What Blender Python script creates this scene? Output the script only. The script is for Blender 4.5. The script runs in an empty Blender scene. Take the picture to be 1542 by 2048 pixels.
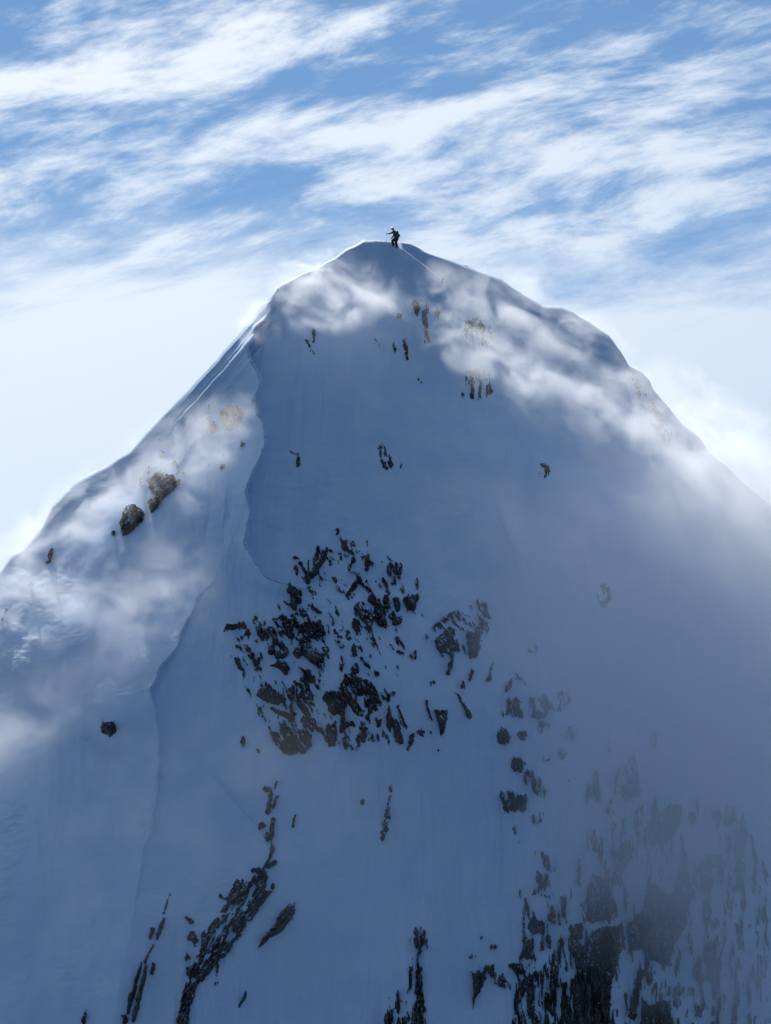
import bpy, bmesh, math, random
import numpy as np
from mathutils import Vector, Matrix

R = math.radians
scene = bpy.context.scene
COL = scene.collection
random.seed(7)

# ------------------------------------------------------------------ camera
PITCH = R(10.0)
KPX = 0.042 / 300.0                      # tangent per photograph pixel (0.042 m at 300 m)
cam_d = bpy.data.cameras.new('camera')
cam_d.sensor_fit = 'VERTICAL'
cam_d.sensor_height = 24.0
cam_d.lens = 12.0 / (1024 * KPX)
cam_d.clip_start = 1.0
cam_d.clip_end = 60000.0
cam = bpy.data.objects.new('camera', cam_d)
COL.objects.link(cam)
cam.location = (0, 0, 0)
cam.rotation_euler = (R(90) + PITCH, 0, 0)
scene.camera = cam

# ------------------------------------------------------------------ sun and sky
SUN_AZ = R(-16.0)      # measured from +Y (view direction), negative = to the left
SUN_EL = R(47.5)
SUN_DIR = Vector((math.sin(SUN_AZ) * math.cos(SUN_EL), math.cos(SUN_AZ) * math.cos(SUN_EL), math.sin(SUN_EL)))
sun_d = bpy.data.lights.new('sun', 'SUN')
sun_d.energy = 4.0
sun_d.angle = R(0.6)
sun_d.color = (1.0, 0.975, 0.945)
sun = bpy.data.objects.new('sun', sun_d)
COL.objects.link(sun)
sun.rotation_euler = SUN_DIR.to_track_quat('Z', 'Y').to_euler()
sun.location = (0, 300, 400)

SKY_STRENGTH = 0.078
EXPOSURE = 0.43


class NT:
    """small helper for node trees"""
    def __init__(self, tree):
        self.t = tree
        self.n = tree.nodes
        self.l = tree.links

    def new(self, kind, **kw):
        nd = self.n.new(kind)
        for k, v in kw.items():
            setattr(nd, k, v)
        return nd

    def _in(self, sock, v):
        if isinstance(v, bpy.types.NodeSocket):
            self.l.new(v, sock)
        elif v is not None:
            sock.default_value = v

    def math(self, op, a, b=None, c=None, clamp=False):
        nd = self.new('ShaderNodeMath', operation=op, use_clamp=clamp)
        for i, v in enumerate((a, b, c)):
            if v is not None:
                self._in(nd.inputs[i], v)
        return nd.outputs[0]

    def vmath(self, op, a, b=None, out=0):
        nd = self.new('ShaderNodeVectorMath', operation=op)
        self._in(nd.inputs[0], a)
        if b is not None:
            self._in(nd.inputs[1], b)
        return nd.outputs[out]

    def smooth(self, x, lo, hi, a=0.0, b=1.0):
        nd = self.new('ShaderNodeMapRange', interpolation_type='SMOOTHSTEP')
        self._in(nd.inputs['Value'], x)
        self._in(nd.inputs['From Min'], lo)
        self._in(nd.inputs['From Max'], hi)
        self._in(nd.inputs['To Min'], a)
        self._in(nd.inputs['To Max'], b)
        return nd.outputs[0]

    def noise(self, vec, scale, detail=4.0, rough=0.5, dist=0.0, lac=2.0, color=False):
        nd = self.new('ShaderNodeTexNoise')
        self._in(nd.inputs['Vector'], vec)
        self._in(nd.inputs['Scale'], scale)
        nd.inputs['Detail'].default_value = detail
        nd.inputs['Roughness'].default_value = rough
        nd.inputs['Lacunarity'].default_value = lac
        nd.inputs['Distortion'].default_value = dist
        return nd.outputs['Color' if color else 'Fac']

    def mix(self, fac, a, b):
        nd = self.new('ShaderNodeMix', data_type='RGBA')
        self._in(nd.inputs['Factor'], fac)
        self._in(nd.inputs[6], a)
        self._in(nd.inputs[7], b)
        return nd.outputs[2]


def build_world():
    w = bpy.data.worlds.new('World')
    scene.world = w
    w.use_nodes = True
    t = NT(w.node_tree)
    t.n.clear()
    out = t.new('ShaderNodeOutputWorld')
    bg = t.new('ShaderNodeBackground')
    t.l.new(bg.outputs[0], out.inputs[0])
    sky = t.new('ShaderNodeTexSky', sky_type='NISHITA')
    sky.sun_disc = False
    sky.sun_elevation = SUN_EL
    sky.sun_rotation = SUN_AZ
    sky.altitude = 3200
    sky.air_density = 1.0
    sky.dust_density = 0.2
    sky.ozone_density = 2.8
    co = t.new('ShaderNodeTexCoord')
    d = t.vmath('NORMALIZE', co.outputs['Generated'])
    sp = t.new('ShaderNodeSeparateXYZ')
    t.l.new(d, sp.inputs[0])
    x, y, z = sp.outputs
    # the layer of high cloud: direction carried onto a level sheet
    zz = t.math('ADD', t.math('MAXIMUM', z, 0.0), 0.06)
    u = t.math('DIVIDE', x, zz)
    v = t.math('DIVIDE', y, zz)
    cb = t.new('ShaderNodeCombineXYZ')
    t._in(cb.inputs[0], u)
    t._in(cb.inputs[1], v)
    rot = t.new('ShaderNodeMapping', vector_type='POINT')
    t.l.new(cb.outputs[0], rot.inputs['Vector'])
    rot.inputs['Rotation'].default_value = (0, 0, R(CLOUD_ROT))
    rot.inputs['Location'].default_value = CLOUD_OFF
    # swirl the sheet a little before drawing the streaks
    w1 = t.noise(rot.outputs[0], 0.9, 3, 0.5, color=True)
    w1 = t.vmath('SUBTRACT', w1, (0.5, 0.5, 0.5))
    w1 = t.vmath('MULTIPLY', w1, (0.5, 0.5, 0.0))
    pw = t.vmath('ADD', rot.outputs[0], w1)
    st = t.vmath('MULTIPLY', pw, (1.0, 1.7, 1.0))
    n1 = t.noise(st, 2.3, 3, 0.5)
    st2 = t.vmath('MULTIPLY', pw, (1.0, 1.6, 1.0))
    n2 = t.noise(st2, 7.0, 10, 0.64)
    big = t.noise(rot.outputs[0], 0.5, 2, 0.5)
    n = t.math('ADD', t.math('MULTIPLY', n1, 0.44), t.math('MULTIPLY', n2, 0.53))
    n = t.math('ADD', n, t.math('MULTIPLY', t.math('SUBTRACT', big, 0.5), 0.20))
    # cloud thickens towards the horizon, where one looks along the sheet
    nz = t.math('MULTIPLY_ADD', t.math('SUBTRACT', n, 0.47), -0.16, z)
    low = t.smooth(z, 0.30, 0.215)
    low2 = t.smooth(nz, 0.278, 0.222)
    thr = t.math('SUBTRACT', CLOUD_THR, t.math('MULTIPLY', low, 0.10))
    dens = t.smooth(n, thr, t.math('ADD', thr, 0.165))
    dens = t.math('MULTIPLY', dens, 0.88)
    dens = t.math('MAXIMUM', dens, t.math('MULTIPLY', low2, 0.95))
    veil = t.math('ADD', t.math('MULTIPLY', dens, 0.97), 0.015)
    # clouds scatter forwards: bright towards the sun, grey-blue away from it
    mu = t.vmath('DOT_PRODUCT', d, tuple(SUN_DIR), out=1)
    ph = t.math('POWER', t.math('MULTIPLY_ADD', mu, 0.5, 0.5), 5.0)
    br = t.math('MULTIPLY_ADD', ph, CLOUD_GAIN, CLOUD_BASE)
    tone = t.mix(ph, (0.40, 0.66, 1.0, 1), (1.0, 0.915, 0.775, 1))
    cc = t.vmath('SCALE', tone)
    t._in(cc.node.inputs['Scale'], br)
    sk = t.vmath('SCALE', t.vmath('MULTIPLY', sky.outputs[0], (0.86, 1.0, 1.0)))
    sk.node.inputs['Scale'].default_value = SKY_STRENGTH
    # the sheet is thin: blue sky still comes through it, sunlight is scattered out of it
    thru = t.vmath('SCALE', sk)
    t._in(thru.node.inputs['Scale'], t.math('MULTIPLY_ADD', veil, -0.82, 1.0))
    lit = t.vmath('SCALE', cc)
    t._in(lit.node.inputs['Scale'], veil)
    col = t.vmath('ADD', thru, lit)
    t.l.new(col, bg.inputs['Color'])
    bg.inputs['Strength'].default_value = 1.0


CLOUD_OFF = (1.5, 14.2, 0.0)
CLOUD_GAIN = 1.27
CLOUD_BASE = 0.0
CLOUD_ROT = 50
CLOUD_THR = 0.433
build_world()

scene.view_settings.view_transform = 'Standard'
scene.view_settings.look = 'None'
scene.view_settings.exposure = EXPOSURE
scene.view_settings.gamma = 1.0
cy = scene.cycles
cy.use_denoising = True
cy.max_bounces = 10
cy.diffuse_bounces = 3
cy.glossy_bounces = 1
cy.volume_bounces = 9
cy.volume_step_rate = 1.0
cy.volume_max_steps = 128
cy.sample_clamp_indirect = 4.0
cy.use_adaptive_sampling = True
cy.adaptive_threshold = 0.02
cy.adaptive_min_samples = 16

# ------------------------------------------------------------------ helpers
CT, ST = math.cos(PITCH), math.sin(PITCH)


def place(px, py, Y):
    """photograph pixel + distance north of the camera -> point of the place"""
    px = np.asarray(px, float)
    py = np.asarray(py, float)
    a = (px - 771.0) * KPX
    b = (1024.0 - py) * KPX
    dy = CT - b * ST
    dz = ST + b * CT
    s = Y / dy
    return np.stack([a * s, dy * s, dz * s], -1)


def tag(o, label=None, cat=None, group=None, kind=None):
    if label: o['label'] = label
    if cat: o['category'] = cat
    if group: o['group'] = group
    if kind: o['kind'] = kind
    return o


def mesh_obj(name, verts, faces, mat, parent=None, smooth=True):
    me = bpy.data.meshes.new(name)
    verts = np.asarray(verts, np.float32)
    faces = np.asarray(faces, np.int32)
    me.vertices.add(len(verts))
    me.vertices.foreach_set('co', verts.ravel())
    nf, k = faces.shape
    me.loops.add(nf * k)
    me.loops.foreach_set('vertex_index', faces.ravel())
    me.polygons.add(nf)
    me.polygons.foreach_set('loop_start', np.arange(0, nf * k, k, dtype=np.int32))
    me.polygons.foreach_set('loop_total', np.full(nf, k, np.int32))
    me.update(calc_edges=True)
    me.polygons.foreach_set('use_smooth', np.full(nf, smooth))
    me.materials.append(mat)
    o = bpy.data.objects.new(name, me)
    COL.objects.link(o)
    if parent: o.parent = parent
    return o


def hash2(ix, iy, seed=0):
    ix = ix.astype(np.int64)
    iy = iy.astype(np.int64)
    h = (ix * 374761393 + iy * 668265263 + seed * 1274126177) & 0xffffffff
    h = ((h ^ (h >> 13)) * 1103515245) & 0xffffffff
    h = ((h ^ (h >> 16)) * 2246822519) & 0xffffffff
    h = h ^ (h >> 15)
    return (h & 0xffffff) / float(0x1000000)


def vnoise(x, y, seed=0):
    ix = np.floor(x); iy = np.floor(y)
    fx = x - ix; fy = y - iy
    fx = fx * fx * fx * (fx * (fx * 6 - 15) + 10)
    fy = fy * fy * fy * (fy * (fy * 6 - 15) + 10)
    a = hash2(ix, iy, seed); b = hash2(ix + 1, iy, seed)
    c = hash2(ix, iy + 1, seed); d = hash2(ix + 1, iy + 1, seed)
    return (a + (b - a) * fx) * (1 - fy) + (c + (d - c) * fx) * fy - 0.5


def fbm(x, y, oct=4, seed=0, gain=0.5):
    s = np.zeros_like(x); a = 1.0
    for i in range(oct):
        s += a * vnoise(x + 17.3 * i, y - 9.1 * i, seed + i)
        x = x * 2.03; y = y * 2.03; a *= gain
    return s


def facets(x, y, seed=0, tilt=1.0):
    """broken blocks: each cell is a tilted plane at its own level; returns height and cell hash"""
    ix = np.floor(x); iy = np.floor(y)
    best = np.full(x.shape, 1e9); h = np.zeros(x.shape)
    for dx in (-1, 0, 1):
        for dy in (-1, 0, 1):
            cx = ix + dx; cy_ = iy + dy
            qx = cx + 0.15 + 0.7 * hash2(cx, cy_, seed)
            qy = cy_ + 0.15 + 0.7 * hash2(cx, cy_, seed + 1)
            rx = x - qx; ry = y - qy
            dd = rx * rx + ry * ry
            lv = hash2(cx, cy_, seed + 2) * 2 - 1
            gx = hash2(cx, cy_, seed + 3) * 2 - 1
            gy = hash2(cx, cy_, seed + 4) * 2 - 1
            val = lv + tilt * (gx * rx + gy * ry)
            m = dd < best
            best = np.where(m, dd, best)
            h = np.where(m, val, h)
    return h


def smoothstep(a, b, x):
    t = np.clip((x - a) / (b - a), 0, 1)
    return t * t * (3 - 2 * t)


# ------------------------------------------------------------------ materials
def principled(name, color, rough=0.6):
    m = bpy.data.materials.new(name)
    m.use_nodes = True
    t = NT(m.node_tree)
    b = t.n['Principled BSDF']
    b.inputs['Base Color'].default_value = (*color, 1)
    b.inputs['Roughness'].default_value = rough
    return m, t, b


def snow_material():
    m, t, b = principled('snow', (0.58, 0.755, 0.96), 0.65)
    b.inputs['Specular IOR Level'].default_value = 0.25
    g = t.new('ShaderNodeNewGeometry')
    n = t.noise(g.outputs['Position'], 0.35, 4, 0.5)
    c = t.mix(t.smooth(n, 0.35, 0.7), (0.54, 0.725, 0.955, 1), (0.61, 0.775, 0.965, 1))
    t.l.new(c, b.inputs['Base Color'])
    # wind crust: fine ripples plus grain
    st = t.vmath('MULTIPLY', g.outputs['Position'], (0.8, 0.8, 2.6))
    r1 = t.noise(st, 1.6, 5, 0.6, 0.6)
    r2 = t.noise(g.outputs['Position'], 7.0, 3, 0.6)
    patch = t.smooth(t.noise(g.outputs['Position'], 0.16, 2, 0.5), 0.42, 0.62)
    hgt = t.math('ADD', t.math('MULTIPLY', t.math('MULTIPLY', r1, patch), 0.16), t.math('MULTIPLY', r2, 0.012))
    bp = t.new('ShaderNodeBump')
    bp.inputs['Strength'].default_value = 0.3
    bp.inputs['Distance'].default_value = 1.0
    t.l.new(hgt, bp.inputs['Height'])
    t.l.new(bp.outputs[0], b.inputs['Normal'])
    return m


def rock_material(name, dark, light, snow_from=0.62):
    m, t, b = principled(name, dark, 0.85)
    b.inputs['Specular IOR Level'].default_value = 0.3
    g = t.new('ShaderNodeNewGeometry')
    n = t.noise(g.outputs['Position'], 0.7, 6, 0.6)
    st = t.vmath('MULTIPLY', g.outputs['Position'], (3.0, 3.0, 0.7))
    n2 = t.noise(st, 2.0, 4, 0.6)
    f = t.smooth(t.math('ADD', t.math('MULTIPLY', n, 0.6), t.math('MULTIPLY', n2, 0.4)), 0.36, 0.66)
    rc = t.mix(f, (*dark, 1), (*light, 1))
    # snow lies on the ledges
    sp = t.new('ShaderNodeSeparateXYZ')
    t.l.new(g.outputs['Normal'], sp.inputs[0])
    n3 = t.noise(g.outputs['Position'], 1.5, 4, 0.6)
    led = t.math('ADD', sp.outputs[2], t.math('MULTIPLY', t.math('SUBTRACT', n3, 0.5), 0.9))
    sn = t.smooth(led, snow_from, snow_from + 0.10)
    c = t.mix(sn, rc, (0.58, 0.755, 0.96, 1))
    t.l.new(c, b.inputs['Base Color'])
    bp = t.new('ShaderNodeBump')
    bp.inputs['Strength'].default_value = 0.8
    bp.inputs['Distance'].default_value = 0.15
    t.l.new(t.noise(st, 4.0, 6, 0.65), bp.inputs['Height'])
    t.l.new(bp.outputs[0], b.inputs['Normal'])
    return m


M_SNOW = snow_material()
M_ROCK = rock_material('dark_rock', (0.022, 0.023, 0.025), (0.125, 0.124, 0.12))
M_BROWN = rock_material('brown_rock', (0.045, 0.039, 0.032), (0.15, 0.125, 0.098), 0.60)

# ------------------------------------------------------------------ the shape of the mountain
SIL = np.array([(-3200, 3500), (-1500, 2180), (-600, 1560), (-200, 1282), (-60, 1184), (0, 1143), (12, 1126), (24, 1108), (45, 1098), (60, 1081),
    (87, 1049), (90, 1040), (105, 1010), (130, 985), (143, 972), (147, 966), (165, 955), (180, 947), (215, 930),
    (240, 912), (262, 900), (270, 890), (300, 856), (340, 815), (380, 775), (440, 710), (470, 675), (500, 640),
    (523, 611), (535, 600), (548, 583), (562, 568), (585, 558), (607, 545), (620, 541), (648, 527), (653, 523),
    (670, 515), (690, 500), (715, 488), (727, 481), (745, 480), (765, 480), (795, 483), (810, 486), (822, 488),
    (850, 503), (900, 520), (945, 537), (1000, 557), (1050, 590), (1085, 611), (1120, 613), (1150, 625),
    (1180, 645), (1217, 670), (1240, 700), (1258, 730), (1285, 745), (1300, 762), (1306, 778), (1330, 805),
    (1365, 848), (1395, 870), (1420, 905), (1450, 930), (1490, 968), (1542, 1010), (1602, 1056), (1700, 1130), (2000, 1370),
    (3000, 2150), (4700, 3500)], float)
LIP = np.array([(583, 552), (605, 537), (640, 532), (655, 510), (680, 498), (700, 497), (720, 505), (762, 523), (780, 515),
    (800, 503), (815, 505), (840, 522), (880, 533), (910, 525), (940, 505), (980, 493), (1020, 497), (1060, 492),
    (1085, 490), (1120, 508), (1150, 530), (1162, 548), (1170, 580), (1185, 640)], float)
CREST = np.array([(300, 700), (480, 640), (583, 552), (605, 537), (640, 532), (680, 500), (762, 515), (880, 520), (940, 505), (1060, 492), (1100, 470),
    (1160, 430), (1195, 392), (1215, 386), (1290, 355), (1340, 318), (1380, 298), (1430, 312), (1480, 318), (1520, 318), (1600, 312),
    (1660, 304), (1700, 286), (1770, 278), (2048, 225), (2600, 120), (3600, -80)], float)
LIP3 = np.array([(1520, 385), (1540, 412), (1570, 440), (1605, 468), (1660, 520)], float)


def smooth_table(xs, ys, lo, hi, sig):
    g = np.arange(lo, hi + 1.0, 4.0)
    v = np.interp(g, xs, ys)
    k = np.arange(-int(3 * sig / 4), int(3 * sig / 4) + 1) * 4.0
    w = np.exp(-0.5 * (k / sig) ** 2); w /= w.sum()
    pad = len(k) // 2
    return g, np.convolve(np.pad(v, pad, mode='edge'), w, mode='valid')


KL_T = smooth_table([480, 600, 760, 1000, 1400, 2000], [0.4, 0.95, 0.90, 0.62, 0.48, 0.42], 300, 3600, 70.0)
CR_T = smooth_table(CREST[:, 0], CREST[:, 1], 300, 3600, 110.0)


def sil(px):
    s = np.interp(px, SIL[:, 0], SIL[:, 1])
    return s + 3.0 * fbm(px / 24.0, px * 0 + 3.3, 4, 91, 0.6)


def depth(px, py):
    """distance north of the camera of the snow surface seen at a photograph pixel"""
    px = np.asarray(px, float)
    py = np.asarray(py, float)
    m = 0.042
    h = (py - 480) * m
    Y = 302.0 - 0.60 * h
    # the face wraps back to the right
    r = np.clip((px - 800) * m, 0, None)
    Y = Y + 0.10 * r + 0.0075 * np.minimum(r, 60) ** 2
    # and falls back to the left of the arete
    xc = np.interp(py, *CR_T)
    jag = 7 * fbm(py / 26.0, py * 0 + 1.7, 4, 44, 0.6)
    l = (xc - px) * m
    kl = np.interp(py, *KL_T)
    w = 0.6
    soft = w * np.logaddexp(0, l / w) - w * math.log(2) * np.exp(-np.abs(l))
    Y = Y + kl * soft
    # corniced lips: the snow behind the edge lies deeper
    def lip(E, amp_y, amp_v, back, jg, roll=0.0):
        xe = np.interp(py, E[:, 0], E[:, 1]) + jg
        s = px - xe
        a = np.interp(py, amp_y, amp_v)
        up = np.clip(s / 3.5, 0, 1)
        rim = -0.22 * np.exp(np.minimum(s, 0) / 9.0) - roll * np.exp(np.minimum(s, 0) / 40.0)
        return a * np.where(s > 0, up * np.exp(-np.clip(s - 3.5, 0, None) / back) + rim * (1 - up), rim)
    Y = Y + lip(LIP, [583, 640, 760, 900, 1080, 1160, 1185], [0.3, 0.8, 1.2, 1.3, 1.0, 0.6, 0.0], 240.0, jag, 1.5)
    Y = Y + lip(CREST, [1150, 1230, 1400, 1600, 1760, 1850], [0.0, 0.55, 0.75, 0.35, 0.2, 0.0], 130.0, jag * 0.8)
    Y = Y + lip(LIP3, [1520, 1560, 1605, 1660], [0.0, 0.3, 0.45, 0.0], 60.0, jag * 0.4)
    # bulges that carry the crags, hollows between
    def bump(cx, cy_, rx, ry, a, rot=0.0):
        c, s_ = math.cos(rot), math.sin(rot)
        dx = px - cx; dy = py - cy_
        u = (dx * c + dy * s_) / rx; v = (-dx * s_ + dy * c) / ry
        return a * np.exp(-(u * u + v * v))
    Y = Y + bump(690, 1340, 190, 190, -2.2) + bump(470, 1900, 60, 220, -1.4, 0.5)
    Y = Y + bump(1230, 1930, 230, 230, -2.2) + bump(840, 1980, 60, 170, -1.0)
    Y = Y + bump(640, 900, 150, 260, 1.2) + bump(250, 1430, 70, 50, -0.8) + bump(265, 1500, 140, 30, 0.6)
    Y = Y + bump(990, 1650, 130, 380, 1.2, -0.15) + bump(900, 640, 120, 60, -0.8)
    # rib right of the summit and a shallow runnel beside it
    ex = np.interp(py, [486, 500, 562, 640], [800, 806, 888, 930])
    s = px - ex
    rib = np.interp(py, [486, 500, 560, 620], [0.0, 0.9, 1.0, 0.0])
    Y = Y + rib * np.where(s > 0, 1.3 * np.clip(s / 6.0, 0, 1) * np.exp(-s / 60.0), 0) 
    Y = Y - rib * 0.8 * np.exp(-(s / 9.0) ** 2)
    # fluted snow on the left flank, running down parallel to the skyline
    sl = np.interp(px, SIL[:, 0], SIL[:, 1])
    t = py - sl
    fl = smoothstep(330, 420, px) * (1 - smoothstep(525, 545, px)) * np.exp(-(t / 95.0) ** 2) * smoothstep(2, 14, t)
    q = t + 9 * fbm(px / 70.0, py / 70.0, 3, 5)
    ridge = (1 - np.abs(np.sin(q * math.pi / 40.0))) ** 1.6 + 0.4 * (1 - np.abs(np.sin(q * math.pi / 17.0 + 1.0))) ** 1.5
    Y = Y - fl * 0.62 * ridge
    # drifts and wind relief
    gx = px / 100.0; gy = py / 100.0
    Y = Y + 0.75 * fbm(gx * 0.8, gy * 0.55, 3, 11) * smoothstep(0, 60, t)
    rel = smoothstep(-0.1, 0.35, fbm(gx * 0.6, gy * 0.6, 2, 21))
    Y = Y + (0.045 + 0.07 * rel) * fbm(gx * 3.2 + 0.8 * gy, gy * 4.2, 4, 31, 0.55) * smoothstep(0, 40, t)
    # runnels that the sluffs have worn down the fall line
    wv = 14 * fbm(gx * 0.9, gy * 0.9, 3, 41)
    run = fbm((px - 0.06 * (py - 900) * np.sign(px - 760) + wv) / 30.0, py / 420.0, 4, 43, 0.6)
    Y = Y + 0.30 * (0.35 + 0.65 * smoothstep(280, 420, px)) * run * smoothstep(20, 140, t) * smoothstep(-0.3, 0.3, fbm(gx * 0.35, gy * 0.25, 2, 47) + 0.12)
    # rippled wind crust in patches
    pm = smoothstep(0.05, 0.4, fbm(gx * 0.9 + 3, gy * 0.5, 3, 53)) + np.exp(-((px - 655) / 45.0) ** 2 - ((py - 960) / 90.0) ** 2) + np.exp(-((px - 690) / 50.0) ** 2 - ((py - 1700) / 200.0) ** 2) + np.exp(-((px - 290) / 22.0) ** 2 - ((py - 1700) / 160.0) ** 2)
    Y = Y + 0.085 * np.clip(pm, 0, 1.2) * fbm(px / 22.0 + py / 50.0, py / 9.0, 4, 57, 0.6) * smoothstep(20, 80, t)
    # the crest is rounded: the last of the face leans back
    T = np.interp(px, [0, 300, 540, 727, 800, 900, 1542], [9, 9, 8, 9, 9, 12, 18])
    rr = np.interp(px, [0, 300, 540, 727, 800, 900, 1542], [0.4, 0.4, 0.35, 0.4, 0.4, 0.6, 1.1])
    k = np.clip(1 - t / T, 0, 1)
    Y = Y + rr * (1 - np.sqrt(np.clip(1 - k * k, 0, 1)))
    return Y


def build_mountain():
    inner = np.arange(-70, 1613, 2.2)
    left = -70 - np.cumsum(np.geomspace(4, 330, 34))[::-1]
    right = 1612 + np.cumsum(np.geomspace(4, 330, 34))
    cols = np.concatenate([left, inner, right])
    nc = len(cols)
    S = sil(cols)
    NV = 720
    bottom = np.maximum(2110.0, S + 60)
    v = np.linspace(0, 1, NV) ** 1.06
    PX = np.repeat(cols[:, None], NV, 1)
    PY = S[:, None] + v[None, :] * (bottom - S)[:, None]
    F = place(PX, PY, depth(PX, PY))
    rows = [F]
    # below the frame the slope runs on to the valley
    base = F[:, -1, :]
    ext = []
    for k in (4, 12, 28, 60, 110, 170, 240):
        p = base.copy()
        p[:, 1] -= k * 0.95
        p[:, 2] -= k
        p[:, 1] += 1.5 * fbm(p[:, 0] / 20, p[:, 2] / 20, 3, 77)
        ext.append(p[:, None, :])
    ext = np.concatenate(ext, 1)
    # behind the crest the far side falls away
    top = F[:, 0, :]
    dirv = top / np.linalg.norm(top, axis=1, keepdims=True)
    back = []
    for s in (320.0, 200.0, 120.0, 70.0, 40.0, 22.0, 12.0, 7.0, 4.0, 2.2, 1.1, 0.45, 0.15):
        p = top + dirv * s
        drop = 0.85 * (np.sqrt(s * s + 1.6 ** 2) - 1.6)
        p[:, 2] -= drop
        p[:, 2] += 0.05 * s * vnoise(p[:, 0] / 9.0, p[:, 1] / 9.0, 55)
        back.append(p[:, None, :])
    back = np.concatenate(back, 1)
    G = np.concatenate([back, F, ext], 1)
    nr = G.shape[1]
    idx = np.arange(nc * nr).reshape(nc, nr)
    a = idx[:-1, :-1].ravel(); b = idx[1:, :-1].ravel(); c = idx[1:, 1:].ravel(); d = idx[:-1, 1:].ravel()
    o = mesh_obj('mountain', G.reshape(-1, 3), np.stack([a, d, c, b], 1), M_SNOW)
    tag(o, 'steep snow covered mountain peak with a corniced ridge and dark crags', 'mountain', kind='structure')
    return o


mountain = build_mountain()


def build_ground():
    n = 90
    rad = np.concatenate([[0.0], np.geomspace(30, 30000, n)])
    ang = np.linspace(0, 2 * math.pi, 73)[:-1]
    RR, AA = np.meshgrid(rad, ang, indexing='ij')
    X = RR * np.cos(AA); Yv = RR * np.sin(AA) + 250
    Z = -225 + 10 * fbm(X / 160, Yv / 160, 4, 3) + np.minimum(RR, 9000) * 0.004 * fbm(X / 1400, Yv / 1400, 4, 8)
    V = np.stack([X, Yv, Z], -1).reshape(-1, 3)
    m = len(ang)
    idx = np.arange(RR.size).reshape(RR.shape)
    a = idx[:-1, :].ravel(); b = idx[1:, :].ravel()
    c = np.roll(idx, -1, 1)[1:, :].ravel(); d = np.roll(idx, -1, 1)[:-1, :].ravel()
    mt, t, b_ = principled('valley_snow_and_forest', (0.05, 0.055, 0.05), 0.9)
    g = t.new('ShaderNodeNewGeometry')
    f = t.smooth(t.noise(g.outputs['Position'], 0.006, 6, 0.6), 0.5, 0.6)
    t.l.new(t.mix(f, (0.06, 0.075, 0.10, 1), (0.24, 0.28, 0.36, 1)), b_.inputs['Base Color'])
    o = mesh_obj('ground', V, np.stack([a, b, c, d], 1), mt)
    tag(o, kind='structure')


build_ground()

# ------------------------------------------------------------------ rock that breaks through the snow
# each shape: P = outline, S = tapered stroke (x0,y0,x1,y1,w0,w1), B = blob (x,y,rx,ry); cap = how solid it is
CRAG, RIB, THIN, WALL, COLUMN, SUMMIT, UPPER, FLANK, LONE, SPLINTER, MIDWALL, LEFTLOW, EAST = range(13)
ROCKS = []


def P(g, cap, *pts): ROCKS.append(('P', g, cap, pts))
def S(g, cap, x0, y0, x1, y1, w0, w1=None): ROCKS.append(('S', g, cap, (x0, y0, x1, y1, w0, w0 if w1 is None else w1)))
def B(g, cap, x, y, rx, ry=None): ROCKS.append(('B', g, cap, (x, y, rx, rx if ry is None else ry)))


# middle crag
B(CRAG, .3, 674, 1066, 4, 5); S(CRAG, .3, 680, 1077, 690, 1097, 3, 4.5); P(CRAG, .4, (706, 1108), (713, 1122), (700, 1134))
S(CRAG, .4, 635, 1095, 629, 1145, 3, 8); S(CRAG, .35, 656, 1094, 640, 1130, 2.5, 5); S(CRAG, .45, 641, 1122, 625, 1150, 7, 7)
S(CRAG, .35, 617, 1120, 616, 1165, 3, 4); S(CRAG, .3, 602, 1126, 608, 1141, 5, 5); S(CRAG, .25, 591, 1136, 593, 1147, 4)
S(CRAG, .2, 589, 1115, 599, 1116, 2); B(CRAG, .15, 617, 1101, 5, 4); S(CRAG, .3, 578, 1168, 583, 1184, 4, 5)
S(CRAG, .25, 585, 1178, 606, 1191, 4, 2); S(CRAG, .4, 588, 1192, 589, 1216, 8, 5); S(CRAG, .3, 566, 1202, 586, 1212, 2, 5)
B(CRAG, .2, 600, 1200, 7, 6); S(CRAG, .25, 619, 1211, 642, 1226, 3, 4); B(CRAG, .25, 607, 1224, 8, 11); B(CRAG, .3, 560, 1237, 5, 5)
S(CRAG, .3, 452, 1256, 488, 1252, 4, 5); B(CRAG, .3, 582, 1252, 13, 15); B(CRAG, .4, 617, 1262, 18, 19); B(CRAG, .3, 612, 1285, 14, 10)
B(CRAG, .2, 535, 1268, 8, 14); B(CRAG, .2, 518, 1260, 4, 8); B(CRAG, .12, 560, 1268, 8, 8); S(CRAG, .2, 662, 1236, 666, 1250, 3)
S(CRAG, .2, 693, 1264, 699, 1276, 4); S(CRAG, .1, 668, 1262, 680, 1275, 3); B(CRAG, .15, 648, 1270, 7, 6)
P(CRAG, .4, (717, 1144), (725, 1163), (712, 1177), (692, 1191), (703, 1170)); S(CRAG, .15, 725, 1168, 742, 1182, 2)
S(CRAG, .3, 735, 1114, 732, 1140, 4, 4); B(CRAG, .3, 743, 1128, 4, 6); B(CRAG, .1, 753, 1131, 6, 7); S(CRAG, .2, 734, 1080, 738, 1108, 2, 1.5)
S(CRAG, .25, 779, 1130, 778, 1148, 4); S(CRAG, .25, 792, 1130, 787, 1166, 3, 5); S(CRAG, .2, 804, 1125, 797, 1158, 2.5, 3.5)
S(CRAG, .3, 767, 1160, 778, 1188, 3, 4); S(CRAG, .25, 770, 1192, 768, 1204, 3); S(CRAG, .3, 776, 1192, 774, 1225, 3, 3)
P(CRAG, .4, (784, 1194), (800, 1194), (802, 1218), (793, 1228), (787, 1210))
P(CRAG, .42, (803, 1199), (818, 1195), (834, 1183), (838, 1196), (830, 1222), (815, 1221))
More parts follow.
